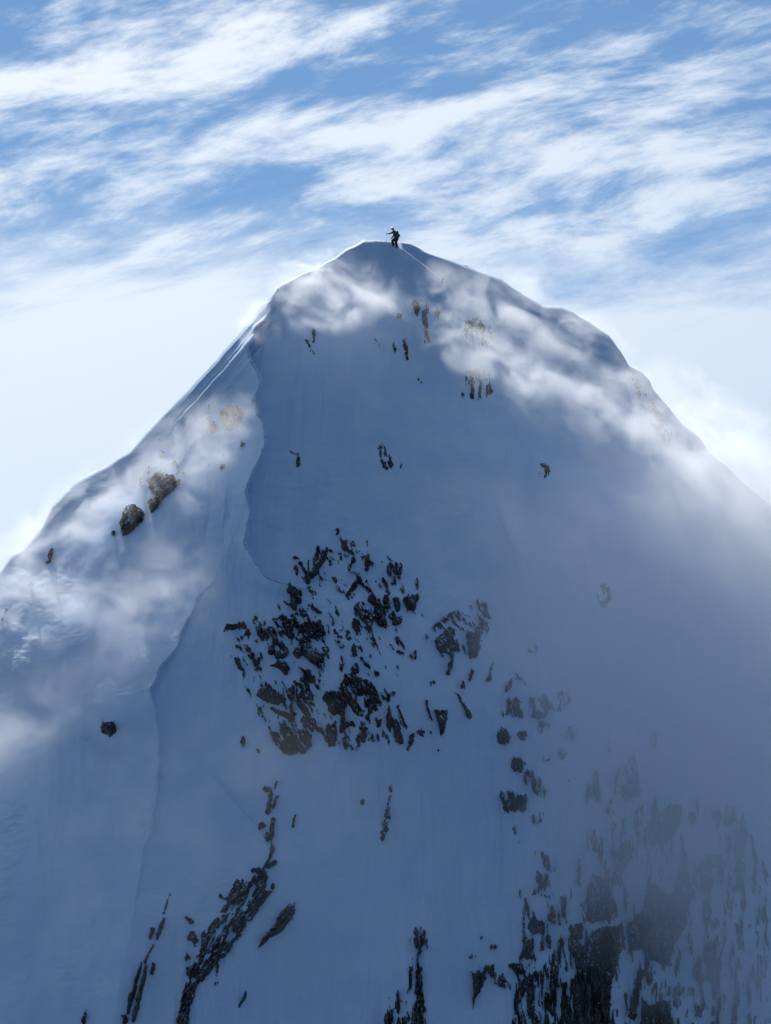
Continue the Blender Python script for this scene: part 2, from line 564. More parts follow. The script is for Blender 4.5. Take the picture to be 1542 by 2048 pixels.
P(CRAG, .25, (788, 1237), (803, 1232), (804, 1245), (792, 1253), (782, 1250)); B(CRAG, .12, 784, 1235, 5, 8)
P(CRAG, .06, (712, 1212), (735, 1195), (752, 1194), (768, 1206), (777, 1242), (768, 1252), (752, 1252), (736, 1272), (704, 1252), (703, 1238))
B(CRAG, .3, 745, 1200, 9, 9); B(CRAG, .25, 760, 1225, 14, 18); B(CRAG, .2, 710, 1246, 8, 7)
P(CRAG, -.06, (725, 1258), (750, 1256), (795, 1305), (790, 1315), (760, 1290), (735, 1285))
P(CRAG, .4, (582, 1305), (600, 1289), (625, 1290), (648, 1325), (626, 1331), (606, 1312), (594, 1319))
P(CRAG, .35, (540, 1331), (555, 1322), (575, 1325), (583, 1338), (570, 1353), (559, 1340))
P(CRAG, .35, (504, 1320), (521, 1311), (521, 1330), (510, 1332)); S(CRAG, .3, 548, 1282, 541, 1305, 4, 6); B(CRAG, .25, 497, 1300, 7, 6)
S(CRAG, .25, 473, 1318, 480, 1337, 5, 3); B(CRAG, .3, 513, 1284, 7, 5); B(CRAG, .25, 523, 1299, 5, 4); S(CRAG, .15, 477, 1290, 487, 1304, 2)
P(CRAG, .45, (509, 1391), (520, 1378), (550, 1383), (569, 1393), (566, 1401), (556, 1411), (526, 1404))
P(CRAG, .4, (525, 1411), (550, 1416), (584, 1430), (589, 1443), (560, 1432)); P(CRAG, .35, (570, 1375), (588, 1372), (590, 1388), (582, 1394))
S(CRAG, .4, 556, 1389, 567, 1400, 6, 5); S(CRAG, .35, 583, 1414, 588, 1428, 5, 6); S(CRAG, .35, 616, 1345, 622, 1361, 7, 5)
S(CRAG, .3, 597, 1408, 613, 1426, 6, 8); S(CRAG, .2, 532, 1368, 541, 1374, 3); B(CRAG, .1, 604, 1354, 6, 10); S(CRAG, .15, 598, 1362, 604, 1376, 3)
P(CRAG, .17, (542, 1466), (556, 1460), (575, 1455), (600, 1453), (625, 1470), (625, 1490), (610, 1505), (580, 1511), (563, 1500), (548, 1482))
B(CRAG, .4, 599, 1463, 10, 8); B(CRAG, .4, 577, 1478, 10, 9); B(CRAG, .35, 582, 1500, 14, 7)
P(CRAG, .4, (642, 1394), (660, 1382), (685, 1385), (690, 1400), (680, 1431), (665, 1430)); S(CRAG, .5, 687, 1404, 683, 1462, 7, 6)
P(CRAG, .4, (650, 1456), (672, 1440), (677, 1465), (670, 1491), (658, 1493)); B(CRAG, .25, 612, 1445, 9, 12); B(CRAG, .25, 636, 1460, 9, 7)
P(CRAG, .05, (596, 1390), (612, 1380), (630, 1400), (640, 1440), (640, 1470), (620, 1460), (605, 1430))
S(CRAG, .3, 716, 1474, 717, 1493, 5); S(CRAG, .3, 688, 1478, 692, 1493, 4); S(CRAG, .3, 694, 1448, 706, 1449, 5); S(CRAG, .25, 709, 1293, 710, 1310, 3, 4)
P(CRAG, .1, (678, 1378), (690, 1352), (706, 1345), (735, 1362), (764, 1388), (768, 1404), (752, 1424), (735, 1420), (715, 1432), (698, 1410))
S(CRAG, .25, 723, 1316, 738, 1335, 3, 4); B(CRAG, .25, 755, 1347, 8, 6); P(CRAG, .35, (701, 1336), (716, 1324), (719, 1345), (708, 1351))
S(CRAG, .3, 730, 1362, 746, 1405, 5, 6); B(CRAG, .35, 752, 1409, 6, 8); P(CRAG, .42, (777, 1405), (784, 1425), (782, 1468), (772, 1450))
P(CRAG, .3, (785, 1434), (800, 1445), (806, 1470), (806, 1486), (790, 1486), (787, 1465)); S(CRAG, .25, 795, 1412, 820, 1470, 2, 2.5)
S(CRAG, .3, 824, 1473, 817, 1499, 6, 4); S(CRAG, .3, 729, 1458, 726, 1482, 5); S(CRAG, .3, 740, 1420, 735, 1434, 6, 4); S(CRAG, .3, 762, 1440, 756, 1452, 4)
S(CRAG, .1, 716, 1424, 728, 1458, 3); S(CRAG, .15, 820, 1470, 845, 1465, 3); B(CRAG, .05, 781, 1386, 7, 6)
P(CRAG, -.13, (838, 1292), (875, 1245), (920, 1218), (975, 1196), (981, 1250), (952, 1310), (915, 1302), (885, 1312), (862, 1290))
P(CRAG, .3, (868, 1282), (900, 1252), (905, 1288), (880, 1308)); P(CRAG, .3, (930, 1268), (960, 1262), (958, 1312), (940, 1318))
P(CRAG, .3, (870, 1421), (898, 1419), (893, 1452), (888, 1476), (880, 1470)); B(CRAG, .2, 863, 1466, 6, 4); S(CRAG, .3, 914, 1387, 938, 1431, 2, 7)
S(CRAG, .25, 943, 1344, 940, 1362, 5, 4); P(CRAG, .3, (978, 1330), (987, 1328), (985, 1362), (970, 1366)); B(CRAG, .2, 867, 1366, 6, 4)
S(CRAG, .2, 907, 1308, 898, 1346, 3); B(CRAG, .1, 826, 1308, 6, 8); S(CRAG, .2, 852, 1403, 863, 1440, 2); B(CRAG, .05, 925, 1370, 6, 4)
P(CRAG, -.24, (600, 1120), (700, 1080), (830, 1130), (845, 1230), (800, 1320), (780, 1400), (860, 1480), (700, 1500), (640, 1480), (560, 1490), (500, 1400), (460, 1300), (560, 1180))
P(CRAG, -.05, (465, 1285), (520, 1248), (580, 1225), (622, 1236), (668, 1270), (645, 1345), (600, 1300), (560, 1318), (500, 1318))
# diagonal rib, lower left of the face
S(RIB, .3, 545, 1640, 543, 1698, 4, 3); S(RIB, .35, 546, 1700, 528, 1740, 2, 3); S(RIB, .3, 534, 1736, 552, 1724, 4, 4); S(RIB, .3, 504, 1741, 524, 1744, 4, 5)
S(RIB, .4, 527, 1744, 530, 1758, 5); S(RIB, .4, 529, 1762, 504, 1792, 4, 4); P(RIB, .5, (543, 1782), (531, 1800), (508, 1833), (494, 1812), (516, 1780))
B(RIB, .35, 546, 1773, 6, 6); P(RIB, .38, (472, 1765), (506, 1771), (497, 1790), (480, 1799), (468, 1779)); S(RIB, .35, 462, 1808, 483, 1801, 4, 5)
S(RIB, .25, 440, 1792, 456, 1800, 3); B(RIB, .3, 448, 1822, 6, 8); S(RIB, .2, 434, 1838, 417, 1861, 4); P(RIB, .45, (460, 1838), (492, 1831), (481, 1868), (463, 1867))
S(RIB, .4, 451, 1858, 440, 1906, 8, 7); S(RIB, .35, 406, 1868, 408, 1896, 6); S(RIB, .4, 438, 1913, 400, 1957, 5, 7); S(RIB, .3, 396, 1958, 388, 1987, 4, 2)
S(RIB, .3, 436, 1930, 431, 1970, 4, 2); B(RIB, .2, 381, 1945, 8, 9); S(RIB, .3, 373, 1963, 358, 2040, 3, 5); S(RIB, .3, 378, 1978, 372, 2040, 3, 5); B(RIB, .35, 366, 2045, 9, 12)
P(RIB, .05, (470, 1765), (535, 1750), (530, 1800), (480, 1870), (440, 1925), (395, 1975), (365, 2048), (352, 2048), (378, 1960), (405, 1885), (445, 1815))
B(RIB, .3, 552, 1568, 4, 6); B(RIB, .2, 534, 1579, 6, 5); S(RIB, .3, 543, 1590, 536, 1624, 3, 4); S(RIB, .3, 554, 1594, 548, 1617, 3); S(RIB, .3, 591, 1632, 585, 1652, 4, 3)
B(RIB, .2, 523, 1652, 7, 7); B(RIB, .2, 536, 1675, 7, 8); S(RIB, .2, 485, 1478, 486, 1492, 2); B(RIB, .15, 515, 1500, 3)
B(RIB, .4, 387, 1879, 10, 13); B(RIB, .4, 372, 1914, 6, 6); S(RIB, .3, 374, 1837, 385, 1846, 3)
P(SPLINTER, .3, (565, 1822), (594, 1803), (590, 1830), (578, 1848), (562, 1863), (540, 1877), (510, 1905), (530, 1868), (552, 1842))
S(SPLINTER, .3, 494, 1986, 478, 2015, 4, 3)
# thin parallel strata further left
S(THIN, .3, 338, 1791, 327, 1826, 2); S(THIN, .35, 328, 1838, 313, 1879, 3, 4); S(THIN, .25, 304, 1858, 300, 1874, 3); S(THIN, .3, 306, 1888, 291, 1925, 3)
S(THIN, .35, 283, 1925, 262, 2000, 2.5, 5); S(THIN, .35, 262, 1990, 257, 2025, 6, 4); S(THIN, .35, 293, 1930, 267, 2040, 3, 6); B(THIN, .3, 250, 2040, 6, 12); S(THIN, .15, 308, 1930, 303, 1948, 3); B(THIN, .3, 168, 2040, 4, 12)
# columns and pinnacles at the foot of the face
P(COLUMN, .02, (818, 1868), (838, 1853), (850, 1868), (856, 1892), (848, 1970), (851, 2060), (803, 2060), (815, 1970)); B(COLUMN, .2, 838, 1885, 12, 14); S(COLUMN, .2, 838, 1990, 832, 2060, 10, 12)
P(COLUMN, -.05, (790, 1985), (800, 1980), (812, 2060), (772, 2060)); S(COLUMN, .25, 778, 1995, 774, 2055, 2, 4)
B(MIDWALL, .35, 781, 1579, 5, 6); S(MIDWALL, .3, 779, 1592, 765, 1677, 3.5, 4); S(MIDWALL, .12, 776, 1630, 770, 1660, 6); B(MIDWALL, .3, 724, 1603, 4, 4); B(MIDWALL, .25, 745, 1616, 2.5, 3); B(MIDWALL, .25, 738, 1648, 2, 4); B(MIDWALL, .2, 876, 1500, 2.5)
P(COLUMN, .4, (943, 1944), (971, 1944), (975, 1956), (956, 1985), (945, 2016)); P(COLUMN, .06, (965, 1936), (985, 1930), (1022, 1968), (1018, 1980), (985, 1965)); B(COLUMN, .2, 962, 1876, 3, 6); B(COLUMN, .2, 988, 1895, 7, 4); B(COLUMN, .15, 945, 1916, 5, 3)
# lone boulder on the left shoulder
P(LONE, .6, (199, 1464), (204, 1440), (214, 1446), (229, 1447), (232, 1468), (215, 1474))
# brown rock on the left flank
P(FLANK, .4, (441, 827), (456, 810), (480, 815), (488, 829), (478, 846), (463, 863), (444, 858)); P(FLANK, .35, (415, 844), (429, 844), (441, 858), (434, 866), (413, 867)); S(FLANK, .25, 417, 808, 415, 842, 2.5)
P(FLANK, .4, (294, 960), (322, 946), (337, 953), (352, 955), (368, 960), (343, 987), (331, 997), (305, 992)); P(FLANK, .3, (298, 929), (304, 945), (294, 949)); B(FLANK, .3, 361, 945, 8, 6)
P(FLANK, .35, (294, 1000), (328, 996), (302, 1024)); P(FLANK, .45, (257, 1011), (273, 1015), (292, 1027), (280, 1049), (244, 1076), (240, 1051), (246, 1032)); B(FLANK, .3, 229, 1068, 6, 4)
B(FLANK, .25, 484, 890, 6, 7); S(FLANK, .2, 450, 910, 443, 935, 2); B(FLANK, .25, 352, 930, 4, 5); S(FLANK, .2, 285, 945, 278, 970, 2); S(FLANK, .2, 321, 885, 323, 915, 2); S(FLANK, .25, 104, 1098, 96, 1125, 4, 2); S(FLANK, .2, 12, 1218, 6, 1240, 4, 2); B(FLANK, .2, 63, 1170, 3, 5)
# small outcrops on the upper face
S(UPPER, .3, 628, 660, 627, 686, 3.5, 3); S(UPPER, .2, 612, 680, 628, 706, 1.5, 3); S(UPPER, .25, 753, 676, 760, 699, 2.5); S(UPPER, .3, 595, 911, 597, 931, 3.5, 3); S(UPPER, .2, 580, 904, 595, 913, 1.5)
P(UPPER, .02, (758, 880), (772, 895), (785, 935), (770, 940), (760, 915)); S(UPPER, .2, 800, 926, 803, 934, 2); B(UPPER, .2, 768, 905, 4, 8); S(UPPER, .15, 785, 686, 790, 712, 2); S(UPPER, .2, 810, 680, 812, 720, 3, 2); B(UPPER, .15, 839, 762, 3, 5); B(UPPER, .2, 587, 1032, 2.5)
B(SUMMIT, .2, 833, 617, 8, 16); S(SUMMIT, .25, 845, 622, 856, 682, 5, 6); B(SUMMIT, .3, 855, 617, 4, 9); B(SUMMIT, .35, 878, 626, 5, 11); B(SUMMIT, .3, 940, 650, 7, 9); B(SUMMIT, .3, 961, 646, 7, 11); S(SUMMIT, .2, 945, 662, 946, 676, 3); S(SUMMIT, .2, 963, 660, 966, 672, 3)
P(SUMMIT, -.08, (925, 640), (970, 630), (992, 680), (975, 695), (935, 680)); B(SUMMIT, .25, 886, 560, 4, 5); P(SUMMIT, -.02, (925, 792), (935, 745), (950, 735), (978, 745), (985, 785), (965, 800)); B(SUMMIT, .1, 800, 632, 6, 6)
B(EAST, .1, 1090, 940, 9, 15); B(EAST, .05, 1208, 1190, 14, 20); B(EAST, .05, 1065, 1295, 9, 9); P(EAST, .0, (1258, 740), (1285, 775), (1340, 860), (1350, 900), (1325, 890), (1280, 810))
# pale broken wall, right of the crag
P(MIDWALL, .15, (1006, 1432), (1018, 1398), (1042, 1400), (1044, 1436)); B(MIDWALL, .05, 1078, 1415, 22, 22); B(MIDWALL, .05, 1125, 1397, 15, 15); B(MIDWALL, .0, 1110, 1415, 14, 8); S(MIDWALL, .15, 1015, 1380, 1025, 1360, 4); S(MIDWALL, .1, 1036, 1352, 1046, 1366, 4)
B(MIDWALL, .2, 1008, 1473, 16, 16); B(MIDWALL, .1, 1045, 1470, 9, 10); B(MIDWALL, .2, 1034, 1530, 13, 14); P(MIDWALL, -.04, (1048, 1545), (1070, 1540), (1092, 1580), (1085, 1600), (1055, 1575)); P(MIDWALL, .05, (998, 1578), (1022, 1590), (1052, 1592), (1050, 1620), (1010, 1625)); B(MIDWALL, .1, 1125, 1508, 10, 13); B(MIDWALL, .1, 1092, 1518, 7, 6); B(MIDWALL, .0, 1075, 1635, 12, 12); B(MIDWALL, .05, 1142, 1558, 5)
S(MIDWALL, .02, 1187, 1555, 1185, 1600, 11, 14); P(MIDWALL, .1, (1222, 1605), (1232, 1545), (1268, 1500), (1280, 1585), (1252, 1603), (1210, 1612)); B(MIDWALL, -.05, 1302, 1477, 16, 16); B(MIDWALL, -.05, 1215, 1490, 8, 14)
B(MIDWALL, .0, 1085, 1455, 10, 12); B(MIDWALL, -.02, 1140, 1470, 10, 14); B(MIDWALL, .0, 1222, 1640, 14, 20)
# big dark wall at the lower right
P(WALL, .3, (1286, 1694), (1288, 1656), (1327, 1617), (1340, 1607), (1363, 1612), (1369, 1625), (1354, 1664), (1325, 1694)); B(WALL, .15, 1385, 1637, 8, 14); B(WALL, .2, 1434, 1630, 15, 11); B(WALL, .15, 1456, 1643, 13, 10); B(WALL, .1, 1480, 1684, 12, 28)
P(WALL, .3, (1310, 1757), (1320, 1783), (1339, 1793), (1349, 1774), (1359, 1735), (1371, 1704), (1380, 1745), (1389, 1793), (1376, 1817), (1368, 1861), (1347, 1895), (1344, 1935), (1308, 1924), (1291, 1898), (1257, 1904), (1257, 1849), (1283, 1817), (1295, 1779))
P(WALL, .1, (1385, 1766), (1397, 1720), (1444, 1706), (1452, 1735), (1412, 1794)); B(WALL, .05, 1480, 1750, 13, 34); P(WALL, .2, (1428, 1858), (1430, 1825), (1442, 1822), (1443, 1855)); B(WALL, .2, 1321, 1742, 8, 18); S(WALL, .1, 1508, 1755, 1508, 1780, 4)
P(WALL, .12, (1410, 1890), (1440, 1868), (1444, 1920), (1436, 1985), (1425, 2003), (1420, 1962), (1378, 1962), (1390, 1930)); S(WALL, .3, 1280, 1945, 1266, 2030, 7, 9); P(WALL, .35, (1282, 1993), (1300, 2010), (1318, 2004), (1340, 2004), (1343, 2070), (1278, 2070)); P(WALL, .0, (1463, 1976), (1500, 1945), (1520, 1915), (1533, 1950), (1500, 2005), (1472, 2045), (1458, 2012)); B(WALL, .1, 1450, 2006, 14, 18); P(WALL, .0, (1372, 2015), (1420, 2005), (1450, 2040), (1440, 2070), (1380, 2070)); B(WALL, .1, 1478, 1930, 7, 14); B(WALL, .1, 1497, 1852, 8, 5); S(WALL, .05, 1520, 1890, 1525, 1950, 8, 10); B(WALL, .05, 1372, 1984, 12, 12)
P(WALL, .35, (1066, 1820), (1073, 1834), (1088, 1843), (1092, 1867), (1066, 1870), (1056, 1858)); P(WALL, .35, (1056, 1875), (1068, 1880), (1062, 1908), (1070, 1918), (1041, 1914)); P(WALL, .3, (1018, 1932), (1045, 1927), (1050, 1946), (1034, 1950))
P(WALL, .1, (1028, 1988), (1050, 1955), (1090, 1930), (1108, 1890), (1140, 1868), (1165, 1892), (1182, 1858), (1240, 1850), (1241, 1900), (1231, 1950), (1222, 2000), (1217, 2075), (1022, 2075))
P(WALL, .45, (1180, 1860), (1235, 1850), (1241, 1890), (1227, 1952), (1200, 1942), (1180, 1910)); P(WALL, .4, (1138, 1965), (1170, 1930), (1226, 1952), (1219, 2075), (1160, 2075)); P(WALL, .25, (1092, 1865), (1105, 1880), (1100, 1900), (1088, 1880))
P(WALL, .2, (1185, 1743), (1200, 1755), (1230, 1800), (1241, 1840), (1170, 1846), (1160, 1810), (1176, 1790)); P(WALL, .17, (1237, 1690), (1266, 1678), (1273, 1705), (1241, 1750), (1232, 1775), (1219, 1762), (1235, 1730)); P(WALL, -.02, (1163, 1665), (1190, 1662), (1200, 1705), (1178, 1700)); P(WALL, .0, (1205, 1660), (1232, 1665), (1238, 1715), (1203, 1710))
S(WALL, .2, 1077, 1752, 1090, 1790, 6, 7); B(WALL, .3, 1068, 1786, 5, 6); P(WALL, -.03, (1060, 1698), (1076, 1698), (1118, 1738), (1100, 1746)); P(WALL, .08, (1105, 1790), (1128, 1795), (1130, 1832), (1108, 1825)); P(WALL, .15, (1095, 1830), (1128, 1825), (1125, 1852), (1105, 1855)); P(WALL, .1, (1138, 1852), (1165, 1845), (1165, 1880), (1142, 1876)); S(WALL, .05, 1031, 1658, 1040, 1692, 5); S(WALL, .2, 1038, 1780, 1045, 1798, 2); B(WALL, .25, 1249, 1800, 6, 24)

P(WALL, -.17, (1050, 1800), (1160, 1680), (1240, 1640), (1330, 1590), (1480, 1620), (1535, 1750), (1535, 2075), (1020, 2075), (1040, 1900))
# which way the strata run: angle of the long axis in the picture plane, long and short block size in pixels
STYLE = {CRAG: (66, 26, 9), RIB: (-58, 26, 8), THIN: (-70, 26, 7), WALL: (88, 52, 8), COLUMN: (92, 34, 6), SUMMIT: (85, 26, 7), UPPER: (80, 18, 7),
         FLANK: (-60, 22, 13), LONE: (60, 14, 10), SPLINTER: (-52, 26, 9), MIDWALL: (84, 26, 7), LEFTLOW: (80, 20, 8), EAST: (80, 26, 9)}
INFO = {
    CRAG: ('rock_crag', 'broad black crag of broken rocks in the middle of the snow face'),
    RIB: ('rock_rib', 'long black diagonal rib of rock crusted with snow below the crag'),
    SPLINTER: ('rock_splinter', 'pointed black rock splinter beside the long diagonal rib'),
    THIN: ('rock_strata', 'two thin parallel dark rock bands running down left of the diagonal rib'),
    WALL: ('rock_wall', 'large dark rock wall behind mist at the foot of the right face'),
    COLUMN: ('rock_column', 'streaked upright rock columns between the diagonal rib and the rock wall'),
    MIDWALL: ('rock_band', 'faint patchy rock band fading into mist right of the black crag'),
    SUMMIT: ('summit_rocks', 'small dark rocks poking through snow just under the summit'),
    UPPER: ('rock_outcrop', 'tiny scattered rocks on the smooth upper snow face beside the cornice'),
    FLANK: ('brown_outcrop', 'brown rock slabs showing on the misty flank outside the cornice'),
    LONE: ('boulder', 'single grey boulder on the snow shoulder left of the lower ridge'),
    EAST: ('misty_outcrop', 'pale rock patches almost hidden in mist below the right skyline'),
}

GS = 1.5
GX0, GY0 = -30.0, 520.0
GNX, GNY = int(1620 / GS), int(1570 / GS)


def shape_sd(kind, pts, X, Y):
    """signed distance in pixels, positive inside"""
    if kind == 'S':
        x0, y0, x1, y1, w0, w1 = pts
        dx, dy = x1 - x0, y1 - y0
        t = np.clip(((X - x0) * dx + (Y - y0) * dy) / (dx * dx + dy * dy + 1e-6), 0, 1)
        return (w0 + (w1 - w0) * t) - np.hypot(X - x0 - t * dx, Y - y0 - t * dy)
    if kind == 'B':
        x, y, rx, ry = pts
        return (1 - np.hypot((X - x) / rx, (Y - y) / ry)) * min(rx, ry)
    p = np.array(pts, float)
    d2 = np.full(X.shape, 1e9)
    ins = np.zeros(X.shape, bool)
    n = len(p)
    for i in range(n):
        ax, ay = p[i]; bx, by = p[(i + 1) % n]
        ex, ey = bx - ax, by - ay
        t = np.clip(((X - ax) * ex + (Y - ay) * ey) / (ex * ex + ey * ey), 0, 1)
        d2 = np.minimum(d2, (X - ax - t * ex) ** 2 + (Y - ay - t * ey) ** 2)
        if ey != 0:
            c = ((ay > Y) != (by > Y)) & (X < ex * (Y - ay) / ey + ax)
            ins ^= c
    d = np.sqrt(d2)
    return np.where(ins, d, -d)


def components(mask):
    """4-connected labelling by runs"""
    h, w = mask.shape
    lab = np.zeros(mask.shape, np.int32)
    par = [0]

    def find(a):
        while par[a] != a:
            par[a] = par[par[a]]
            a = par[a]
        return a
    prev = []
    for r in range(h):
        row = mask[r]
        if not row.any():
            prev = []
            continue
        dfi = np.flatnonzero(np.diff(np.concatenate([[0], row.astype(np.int8), [0]])))
        cur = []
        j = 0
        for s, e in zip(dfi[::2], dfi[1::2]):
            l = 0
            while j < len(prev) and prev[j][1] <= s: j += 1
            k = j
            while k < len(prev) and prev[k][0] < e:
                q = find(prev[k][2])
                if l == 0: l = q
                elif q != l: par[max(l, q)] = min(l, q); l = min(l, q)
                k += 1
            if l == 0:
                par.append(len(par)); l = len(par) - 1
            cur.append((s, e, l))
            lab[r, s:e] = l
        prev = cur
    root = np.array([find(i) for i in range(len(par))])
    return root[lab]


def build_rocks():
    gx = GX0 + np.arange(GNX) * GS
    gy = GY0 + np.arange(GNY) * GS
    H = np.full((GNY, GNX), -9.0)
    G = np.full((GNY, GNX), -1, np.int8)
    for n, (kind, g, cap, pts) in enumerate(ROCKS):
        if kind == 'P':
            a = np.array(pts); x0, y0 = a.min(0); x1, y1 = a.max(0)
        elif kind == 'S':
            w = max(pts[4], pts[5]); x0, x1 = min(pts[0], pts[2]) - w, max(pts[0], pts[2]) + w; y0, y1 = min(pts[1], pts[3]) - w, max(pts[1], pts[3]) + w
        else:
            x0, x1, y0, y1 = pts[0] - pts[2], pts[0] + pts[2], pts[1] - pts[3], pts[1] + pts[3]
        i0 = max(0, int((x0 - 16 - GX0) / GS)); i1 = min(GNX, int((x1 + 16 - GX0) / GS) + 1)
        j0 = max(0, int((y0 - 16 - GY0) / GS)); j1 = min(GNY, int((y1 + 16 - GY0) / GS) + 1)
        if i1 <= i0 or j1 <= j0: continue
        X, Y = np.meshgrid(gx[i0:i1], gy[j0:j1])
        # ragged outline
        solid = float(np.clip((cap - 0.05) / 0.3, 0, 1))
        if kind == 'B': solid *= 0.25
        if g in (WALL, MIDWALL, COLUMN, FLANK): solid *= 0.5
        wa = 5.0 - 2.9 * solid
        Xw = X + wa * fbm(X / 8.0, Y / 8.0, 3, 61, 0.65)
        Yw = Y + wa * fbm(X / 8.0, Y / 8.0, 3, 67, 0.65)
        sd = shape_sd(kind, pts, Xw, Yw) * 0.042
        ang, la, lb = STYLE[g]
        ca, sa = math.cos(R(ang)), math.sin(R(ang))
        U = X * ca + Y * sa
        V = -X * sa + Y * ca
        U = U + 5 * fbm(X / 24, Y / 24, 2, 71); V = V + 5 * fbm(X / 24, Y / 24, 2, 73)
        cr = 0.20 * facets(U / (la * 1.25), V / (lb * 1.25), 100 + g, 1.2) + (0.15 - 0.08 * solid) * facets(U / (la * .45), V / (lb * .4), 140 + g, 1.0)
        cr = (cr + 0.08 * fbm(U / la * 1.7, V / lb * 1.8, 4, 180 + g, 0.6)) * (1 - 0.35 * solid)
        h = np.minimum(1.7 * sd - 0.02, cap * 0.85) + cr
        h = np.where(sd < -0.16, np.minimum(h, -0.2), h)
        sub = H[j0:j1, i0:i1]
        m = h > sub
        sub[m] = h[m]
        G[j0:j1, i0:i1][m] = g
    core = H > 0.0
    lab = components(core)
    # big masses part along joints into blocks
    X, Y = np.meshgrid(gx, gy)
    for g, (ang, la, lb) in STYLE.items():
        sel = core & (G == g)
        if not sel.any(): continue
        ca, sa = math.cos(R(ang)), math.sin(R(ang))
        U = (X[sel] * ca + Y[sel] * sa); V = (-X[sel] * sa + Y[sel] * ca)
        U = U + 8 * fbm(U / 30, V / 30, 2, 7); V = V + 8 * fbm(U / 30, V / 30, 2, 9)
        big = 2.4 if g in (WALL, MIDWALL, COLUMN) else 2.0
        cell = np.floor(U / (la * big)) * 131 + np.floor(V / (lb * big * 1.6))
        lab[sel] = (lab[sel].astype(np.int64) * 7919 + cell.astype(np.int64) * 31 + g) % 2147480000 + 1
    _, inv = np.unique(lab, return_inverse=True)
    lab = inv.reshape(lab.shape)
    lab[~core] = 0
    # carry labels out over the buried skirts
    skirt = H > -0.16
    L = lab.copy()
    for _ in range(4):
        z = (L == 0) & skirt
        for sh in ((0, 1), (0, -1), (1, 0), (-1, 0)):
            nb = np.roll(L, sh, (0, 1))
            L = np.where(z & (L == 0), nb, L)
    # snow surface under the grid, and how far each point stands out of it
    D = depth(X, Y)
    Bp = place(X, Y, D)
    out_dir = np.array([0.0, -0.93, 0.36])
    ang = np.clip(H, -0.16, None)
    Pt = Bp + out_dir * (ang * np.where(ang > 0, np.where((G == SUMMIT) | (G == EAST) | (G == UPPER), 0.4, 1.6), 1.0))[..., None]
    T = Y - np.interp(X, SIL[:, 0], SIL[:, 1])
    q = (L[:-1, :-1] > 0) & (L[1:, :-1] > 0) & (L[:-1, 1:] > 0) & (L[1:, 1:] > 0) & (T[:-1, :-1] > 6)
    jj, ii = np.nonzero(q)
    fl = L[jj, ii]
    grp = G[jj, ii]
    order = np.argsort(fl, kind='stable')
    jj, ii, fl, grp = jj[order], ii[order], fl[order], grp[order]
    cuts = np.flatnonzero(np.diff(fl)) + 1
    segs = np.split(np.arange(len(fl)), cuts)
    by = {g: [] for g in INFO}
    idx = np.arange(GNX * GNY).reshape(GNY, GNX)

    def pieces(s):
        """split faces that only share a label into connected pieces"""
        where = {(int(a), int(b)): n for n, a, b in zip(range(len(s)), jj[s], ii[s])}
        seen = {}
        out = []
        for key in where:
            if key in seen: continue
            seen[key] = 1
            stack = [key]; got = []
            while stack:
                a, b = stack.pop()
                got.append(where[(a, b)])
                for q_ in ((a + 1, b), (a - 1, b), (a, b + 1), (a, b - 1)):
                    if q_ in where and q_ not in seen:
                        seen[q_] = 1; stack.append(q_)
            out.append(s[np.array(sorted(got))])
        return out
    for s_ in segs:
        for s in pieces(s_):
            g = int(np.bincount(grp[s].clip(0)).argmax())
            by[g].append(s)
    Pf = Pt.reshape(-1, 3)

    def emit(name, s, mat, parent, org):
        j, i = jj[s], ii[s]
        f = np.stack([idx[j, i], idx[j + 1, i], idx[j + 1, i + 1], idx[j, i + 1]], 1)
        u, iv = np.unique(f.ravel(), return_inverse=True)
        o = mesh_obj(name, Pf[u] - org, iv.reshape(-1, 4), mat, parent, smooth=False)
        return o
    total = 0
    for g, lst in by.items():
        if not lst: continue
        nm, label = INFO[g]
        mat = M_BROWN if g == FLANK else M_ROCK
        lst.sort(key=lambda s: -len(s))
        al = np.concatenate(lst)
        org = Pf[idx[jj[al], ii[al]]].mean(0)
        org[2] = Pf[idx[jj[al], ii[al]]][:, 2].min()
        root = bpy.data.objects.new(nm, None)
        COL.objects.link(root)
        root.location = org
        root.empty_display_size = 0.2
        tag(root, label, 'rock')
        keep = [s for s in lst if len(s) >= 40][:120]
        rest = lst[len(keep):]
        for s in keep:
            emit('rock', s, mat, root, org)
        total += len(keep)
        if rest:
            e = emit('rubble', np.concatenate(rest), mat, root, org)
            e['kind'] = 'stuff'
    print('rock parts', total, 'faces', len(fl))


build_rocks()

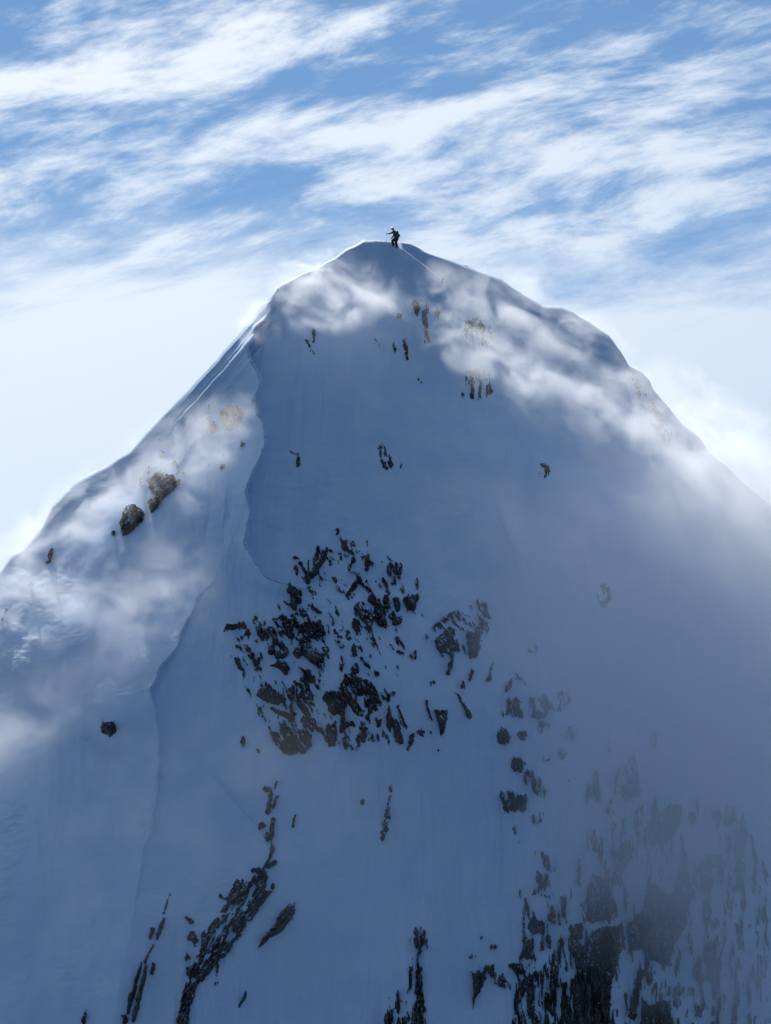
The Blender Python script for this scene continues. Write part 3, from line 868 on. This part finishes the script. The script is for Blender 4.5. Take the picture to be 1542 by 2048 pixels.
# ------------------------------------------------------------------ the climber on the summit
def build_person():
    foot = Vector(place(793, 493, float(depth(793, 493)))) - Vector((0, 0, 0.12))
    root = bpy.data.objects.new('person', None)
    COL.objects.link(root)
    root.location = foot
    root.scale = (1.07, 1.07, 1.07)
    root.empty_display_size = 0.2
    tag(root, 'climber in dark clothes stepping onto the snow summit with one arm stretched out', 'person')
    # joints: x to the right of the picture, y away, z up (metres from the boots)
    J = {
        'pelvis': (0.00, 0.00, 0.84, .150, .125), 'waist': (-0.05, 0.0, 1.00, .140, .115), 'chest': (-0.13, 0.0, 1.20, .165, .130),
        'neck_base': (-0.20, 0.0, 1.37, .085, .085), 'neck': (-0.235, 0.0, 1.43, .06, .06), 'head_low': (-0.28, 0.0, 1.49, .082, .085),
        'head': (-0.315, 0.0, 1.565, .094, .100), 'crown': (-0.325, 0.0, 1.63, .07, .075),
        'sh_near': (-0.17, -0.19, 1.335, .075, .075), 'el_near': (-0.40, -0.27, 1.17, .052, .052), 'wr_near': (-0.64, -0.27, 1.10, .036, .036), 'palm_near': (-0.73, -0.27, 1.095, .040, .026),
        'sh_far': (-0.17, 0.19, 1.335, .075, .075), 'el_far': (-0.24, 0.26, 1.05, .052, .052), 'wr_far': (-0.40, 0.22, 0.88, .036, .036), 'palm_far': (-0.46, 0.21, 0.82, .040, .026),
        'hip_near': (0.02, -0.095, 0.80, .105, .105), 'kn_near': (-0.06, -0.09, 0.44, .068, .068), 'an_near': (0.06, -0.11, 0.08, .050, .050), 'toe_near': (-0.12, -0.12, 0.03, .045, .040),
        'hip_far': (-0.03, 0.10, 0.80, .105, .105), 'kn_far': (-0.36, 0.12, 0.60, .070, .070), 'an_far': (-0.22, 0.13, 0.26, .050, .050), 'toe_far': (-0.40, 0.13, 0.22, .045, .040),
    }
    E = [('pelvis', 'waist'), ('waist', 'chest'), ('chest', 'neck_base'), ('neck_base', 'neck'), ('neck', 'head_low'), ('head_low', 'head'), ('head', 'crown'),
         ('chest', 'sh_near'), ('sh_near', 'el_near'), ('el_near', 'wr_near'), ('wr_near', 'palm_near'), ('chest', 'sh_far'), ('sh_far', 'el_far'), ('el_far', 'wr_far'), ('wr_far', 'palm_far'),
         ('pelvis', 'hip_near'), ('hip_near', 'kn_near'), ('kn_near', 'an_near'), ('an_near', 'toe_near'), ('pelvis', 'hip_far'), ('hip_far', 'kn_far'), ('kn_far', 'an_far'), ('an_far', 'toe_far')]
    # five gloved fingers on each hand, curled round what they hold
    for sd in ('near', 'far'):
        px, py_, pz = J['palm_' + sd][:3]
        d = Vector(J['palm_' + sd][:3]) - Vector(J['wr_' + sd][:3]); d.normalize()
        for k, (off, ln) in enumerate(((-.034, .058), (-.012, .068), (.012, .064), (.034, .052))):
            a = Vector((px, py_ + off, pz)) + d * 0.045
            b = a + d * ln * 0.5 + Vector((0, 0, -.018))
            c = b + d * ln * 0.1 + Vector((0, 0, -.034))
            for nm, q, r in (('a', a, .011), ('b', b, .010), ('c', c, .009)):
                J['f%s%d%s' % (sd, k, nm)] = (*q, r, r)
            E += [('palm_' + sd, 'f%s%da' % (sd, k)), ('f%s%da' % (sd, k), 'f%s%db' % (sd, k)), ('f%s%db' % (sd, k), 'f%s%dc' % (sd, k))]
        th = Vector((px, py_ - .05, pz)) - d * 0.005
        th2 = th + d * .045 + Vector((0, 0.012, -.022))
        J['t%sa' % sd] = (*th, .013, .013); J['t%sb' % sd] = (*th2, .011, .011)
        E += [('palm_' + sd, 't%sa' % sd), ('t%sa' % sd, 't%sb' % sd)]
    names = list(J)
    me = bpy.data.meshes.new('skeleton')
    me.from_pydata([J[n][:3] for n in names], [(names.index(a), names.index(b)) for a, b in E], [])
    tmp = bpy.data.objects.new('skeleton', me)
    COL.objects.link(tmp)
    md = tmp.modifiers.new('skin', 'SKIN')
    md.use_smooth_shade = True
    for i, n in enumerate(names):
        sv = me.skin_vertices[0].data[i]
        k_ = 1.0 if n[0] in 'ft' and n[1:4] in ('nea', 'far') else (1.0 if n in ('head', 'crown', 'head_low', 'neck') else (1.95 if n[:2] in ('hi', 'kn', 'an') else 1.5))
        sv.radius = (J[n][3] * k_, J[n][4] * k_)
        sv.use_root = (n == 'pelvis')
    s2 = tmp.modifiers.new('sub', 'SUBSURF'); s2.levels = 2; s2.render_levels = 2
    dg = bpy.context.evaluated_depsgraph_get()
    body = bpy.data.meshes.new_from_object(tmp.evaluated_get(dg))
    bpy.data.objects.remove(tmp)
    mats = [principled('jacket_cloth', (0.03, 0.085, 0.075), 0.8)[0], principled('trouser_cloth', (0.05, 0.038, 0.036), 0.85)[0],
            principled('skin', (0.30, 0.19, 0.15), 0.5)[0], principled('boot_leather', (0.03, 0.028, 0.027), 0.6)[0], principled('glove', (0.02, 0.022, 0.024), 0.8)[0]]
    body.materials.clear()
    for m in mats: body.materials.append(m)
    pn, pf = Vector(J['wr_near'][:3]), Vector(J['wr_far'][:3])
    for f in body.polygons:
        c = f.center
        k = 1
        if c.z > 0.88 or (c.x < -0.12 and c.z > 0.78): k = 0
        if c.z > 1.42: k = 2
        if c.x < pn.x + .02 and c.z > 1.0: k = 4
        if (c - pf).length < 0.16 and c.x < pf.x + .02: k = 4
        if c.z < 0.15 or (c.x < -0.28 and c.z < 0.36): k = 3
        f.material_index = k
        f.use_smooth = True
    bo = bpy.data.objects.new('body', body)
    COL.objects.link(bo)
    bo.parent = root
    # face: nose, eyes, mouth, ears
    def ball(name, loc, r, mat, parent, sc=(1, 1, 1), cut=None, rot=None, seg=16):
        bm = bmesh.new()
        bmesh.ops.create_uvsphere(bm, u_segments=seg, v_segments=seg // 2 + 2, radius=r)
        if cut is not None:
            bmesh.ops.delete(bm, geom=[v for v in bm.verts if v.co.z < cut * r], context='VERTS')
        bmesh.ops.scale(bm, vec=sc, verts=bm.verts)
        if rot is not None: bmesh.ops.rotate(bm, matrix=rot, verts=bm.verts)
        bmesh.ops.translate(bm, vec=loc, verts=bm.verts)
        m_ = bpy.data.meshes.new(name); bm.to_mesh(m_); bm.free()
        for p in m_.polygons: p.use_smooth = True
        m_.materials.append(mat)
        o = bpy.data.objects.new(name, m_); COL.objects.link(o); o.parent = parent
        return o
    ball('nose', (-0.405, 0, 1.535), .018, mats[2], root, (1.2, .8, 1.3))
    for s in (-1, 1):
        ball('eye', (-0.392, s * .034, 1.565), .013, principled('eye', (0.03, 0.03, 0.03), .2)[0], root)
        ball('ear', (-0.30, s * .094, 1.55), .026, mats[2], root, (.9, .4, 1.3))
    ball('mouth', (-0.378, 0, 1.495), .02, principled('lips', (0.3, 0.12, 0.1), .5)[0], root, (.5, 1.3, .4))
    hel = ball('helmet', (-0.318, 0, 1.572), .132, principled('helmet_shell', (0.82, 0.83, 0.82), .3)[0], root, (1.12, .95, 1.0), cut=-0.05, rot=Matrix.Rotation(R(8), 3, 'Y'), seg=24)
    so = hel.modifiers.new('shell', 'SOLIDIFY'); so.thickness = .012; so.offset = 1
    ball('goggles', (-0.392, 0, 1.60), .05, principled('goggle_lens', (0.02, 0.02, 0.025), .15)[0], hel, (.5, 1.6, .6))

    # rucksack: its own thing
    pk = bpy.data.objects.new('backpack', None); COL.objects.link(pk); pk.location = foot + Vector((0.12, 0, 0.92)) * 1.07; pk.empty_display_size = .1
    tag(pk, 'dark green rucksack on the back of the climber', 'backpack')
    gm = principled('pack_cloth', (0.05, 0.11, 0.045), .8)[0]

    def rbox(name, size, loc, parent, mat, rot=0.0, bev=.05):
        bm = bmesh.new()
        bmesh.ops.create_cube(bm, size=1)
        bmesh.ops.scale(bm, vec=size, verts=bm.verts)
        bmesh.ops.bevel(bm, geom=bm.edges[:], offset=bev, segments=3, affect='EDGES', profile=.5)
        bmesh.ops.rotate(bm, matrix=Matrix.Rotation(rot, 3, 'Y'), verts=bm.verts)
        bmesh.ops.translate(bm, vec=loc, verts=bm.verts)
        m_ = bpy.data.meshes.new(name); bm.to_mesh(m_); bm.free()
        for p in m_.polygons: p.use_smooth = True
        m_.materials.append(mat)
        o = bpy.data.objects.new(name, m_); COL.objects.link(o); o.parent = parent
        return o
    rt = R(-20)
    rbox('pack_body', (.20, .30, .44), (0.005, 0, 0.19), pk, gm, rt)
    rbox('pack_lid', (.21, .29, .10), (-0.075, 0, 0.44), pk, gm, rt, .04)
    rbox('pack_pocket', (.08, .22, .22), (0.135, 0, 0.13), pk, gm, rt, .03)
    for s in (-1, 1):
        bm = bmesh.new()
        pts = [Vector((-0.17, s * .11, .46)), Vector((-0.27, s * .12, .50)), Vector((-0.37, s * .12, .40)), Vector((-0.34, s * .13, .24)), Vector((-0.22, s * .14, .10)), Vector((-0.08, s * .13, .02))]
        prev = None
        for p in pts:
            a = bm.verts.new(p + Vector((0, -.025, 0))); b = bm.verts.new(p + Vector((0, .025, 0)))
            if prev: bm.faces.new((prev[0], prev[1], b, a))
            prev = (a, b)
        m_ = bpy.data.meshes.new('shoulder_strap'); bm.to_mesh(m_); bm.free(); m_.materials.append(gm)
        o = bpy.data.objects.new('shoulder_strap', m_); COL.objects.link(o); o.parent = pk
        so = o.modifiers.new('t', 'SOLIDIFY'); so.thickness = .012

    # ski pole in the outstretched hand
    sp = bpy.data.objects.new('ski_pole', None); COL.objects.link(sp)
    tip = foot + Vector((-0.87, -0.29, 0.42)); top = foot + Vector((-0.84, -0.29, 1.20))
    sp.location = tip; sp.empty_display_size = .1
    tag(sp, 'thin pale ski pole planted in the snow by the outstretched hand', 'ski pole')
    ax = top - tip

    def cyl(name, a, b, r1, r2, mat):
        bm = bmesh.new()
        d = b - a
        bmesh.ops.create_cone(bm, cap_ends=True, segments=12, radius1=r1, radius2=r2, depth=d.length)
        bmesh.ops.rotate(bm, matrix=Vector((0, 0, 1)).rotation_difference(d).to_matrix(), verts=bm.verts)
        bmesh.ops.translate(bm, vec=(a + b) / 2, verts=bm.verts)
        m_ = bpy.data.meshes.new(name); bm.to_mesh(m_); bm.free(); m_.materials.append(mat)
        o = bpy.data.objects.new(name, m_); COL.objects.link(o); o.parent = sp
        return o
    alu = principled('pole_metal', (0.6, 0.6, 0.6), .35)[0]
    cyl('shaft', Vector((0, 0, -.1)), ax * 0.88, .009, .009, alu)
    cyl('grip', ax * 0.88, ax * 1.1, .016, .018, mats[4])
    cyl('basket', ax * 0.08, ax * 0.09, .045, .045, mats[4])


build_person()

# ------------------------------------------------------------------ drifting mist
def mist_material(name, dens, lo, hi, scale, seed, aniso=0.5, stretch=(1, 1, 1)):
    m = bpy.data.materials.new(name)
    m.use_nodes = True
    t = NT(m.node_tree)
    t.n.clear()
    out = t.new('ShaderNodeOutputMaterial')
    pv = t.new('ShaderNodeVolumePrincipled')
    pv.inputs['Color'].default_value = (0.955, 0.975, 1.0, 1)
    pv.inputs['Anisotropy'].default_value = aniso
    co = t.new('ShaderNodeTexCoord')
    r = t.vmath('LENGTH', co.outputs['Object'], out=1)
    g = t.new('ShaderNodeNewGeometry')
    p = t.vmath('ADD', t.vmath('MULTIPLY', co.outputs['Object'], stretch), (seed * 13.7, seed * 5.1, -seed * 7.3))
    n = t.noise(p, scale, 7, 0.6, 0.5)
    # the edge of the cloud is eaten into by the turbulence
    fall = t.smooth(t.math('ADD', r, t.math('MULTIPLY', t.math('SUBTRACT', n, 0.5), -0.9)), 0.95, 0.15)
    body = t.smooth(n, lo, hi)
    lim = t.smooth(r, 1.0, 0.8)
    d = t.math('MULTIPLY', t.math('MULTIPLY', fall, body), t.math('MULTIPLY', lim, dens))
    t.l.new(d, pv.inputs['Density'])
    t.l.new(pv.outputs[0], out.inputs['Volume'])
    m.cycles.homogeneous_volume = False
    return m


def mist(label, px, py, rx, ry, tilt, front, thick, dens, lo=0.41, hi=0.60, scale=0.40, aniso=0.5, stretch=(1, 1, 1), ref=None):
    """rx, ry: half axes in photograph pixels; front: metres in front of the snow at the centre; thick: half depth in metres"""
    mist.k += 1
    Yc = float(depth(*(ref or (px, py)))) - front
    c = Vector(place(px, py, Yc))
    bm = bmesh.new()
    bmesh.ops.create_icosphere(bm, subdivisions=3, radius=1.0)
    me = bpy.data.meshes.new('mist')
    bm.to_mesh(me); bm.free()
    me.materials.append(mist_material('mist', dens, lo, hi, scale, mist.k, aniso, (rx * 0.042 * 0.75, thick * 0.8, ry * 0.042 * 1.1)))
    o = bpy.data.objects.new('mist', me)
    COL.objects.link(o)
    o.location = c
    s = 0.042 * Yc / 300.0
    o.rotation_euler = (0, R(tilt), 0)
    o.scale = (rx * s, thick, ry * s)
    tag(o, label, 'mist', 'mist drifting across the face', 'stuff')
    return o


mist.k = 0
mist('veil of mist just left below the summit', 690, 605, 195, 120, 22, 3.5, 3.4, 0.55)
mist('small wisp of mist on the cornice edge', 535, 665, 75, 85, -30, 1.5, 2.0, 0.50)
mist('narrow wisp of mist below the climber', 890, 600, 70, 110, -25, 3.0, 2.2, 0.32)
mist('thin mist over the right shoulder of the summit', 1075, 650, 290, 110, 30, 4.0, 3.2, 0.30)
mist('bright diagonal bank of mist across the upper right face', 1110, 800, 420, 105, 34, 7.0, 4.0, 0.48)
mist('dense mist at the right skyline', 1390, 950, 350, 220, 40, 7.0, 7.0, 0.32, 0.34, 0.62)
mist('dense mist at the far right of the face', 1540, 1150, 420, 360, 25, 13.0, 9.0, 0.20, 0.3, 0.65, 0.2, 0.25)
mist('thin wide mist veiling the right face', 1300, 1330, 660, 500, 25, 9.0, 7.0, 0.20, 0.1, 0.6, 0.05, 0.05)
mist('thin mist in front of the lower rock wall', 1360, 1800, 600, 540, 0, 5.0, 7.0, 0.24, 0.1, 0.6, 0.05, 0.05)
mist('faint mist low on the middle of the face', 560, 1850, 640, 560, 0, 1.0, 3.5, 0.09, 0.2, 0.7, 0.07, 0.05)
mist('mist lying against the flank behind the cornice', 420, 980, 120, 260, 14, 0.4, 2.0, 0.45, 0.34, 0.64)
mist('mist over the outer flank of the cornice', 340, 930, 220, 130, -42, 1.5, 3.0, 0.24)
mist('mist hanging on the left skyline', 150, 1080, 240, 150, -42, 1.5, 3.5, 0.26)
mist('mist bank on the lower left slope', 120, 1220, 340, 150, 25, 1.5, 3.5, 0.20)
mist('thick mist at the left below the flank', 20, 1520, 320, 270, -20, 1.5, 4.0, 0.11, 0.36, 0.62, 0.22)
mist('soft mist beside the lower ridge', 320, 1260, 200, 240, 10, 1.0, 3.0, 0.18, 0.3, 0.6)
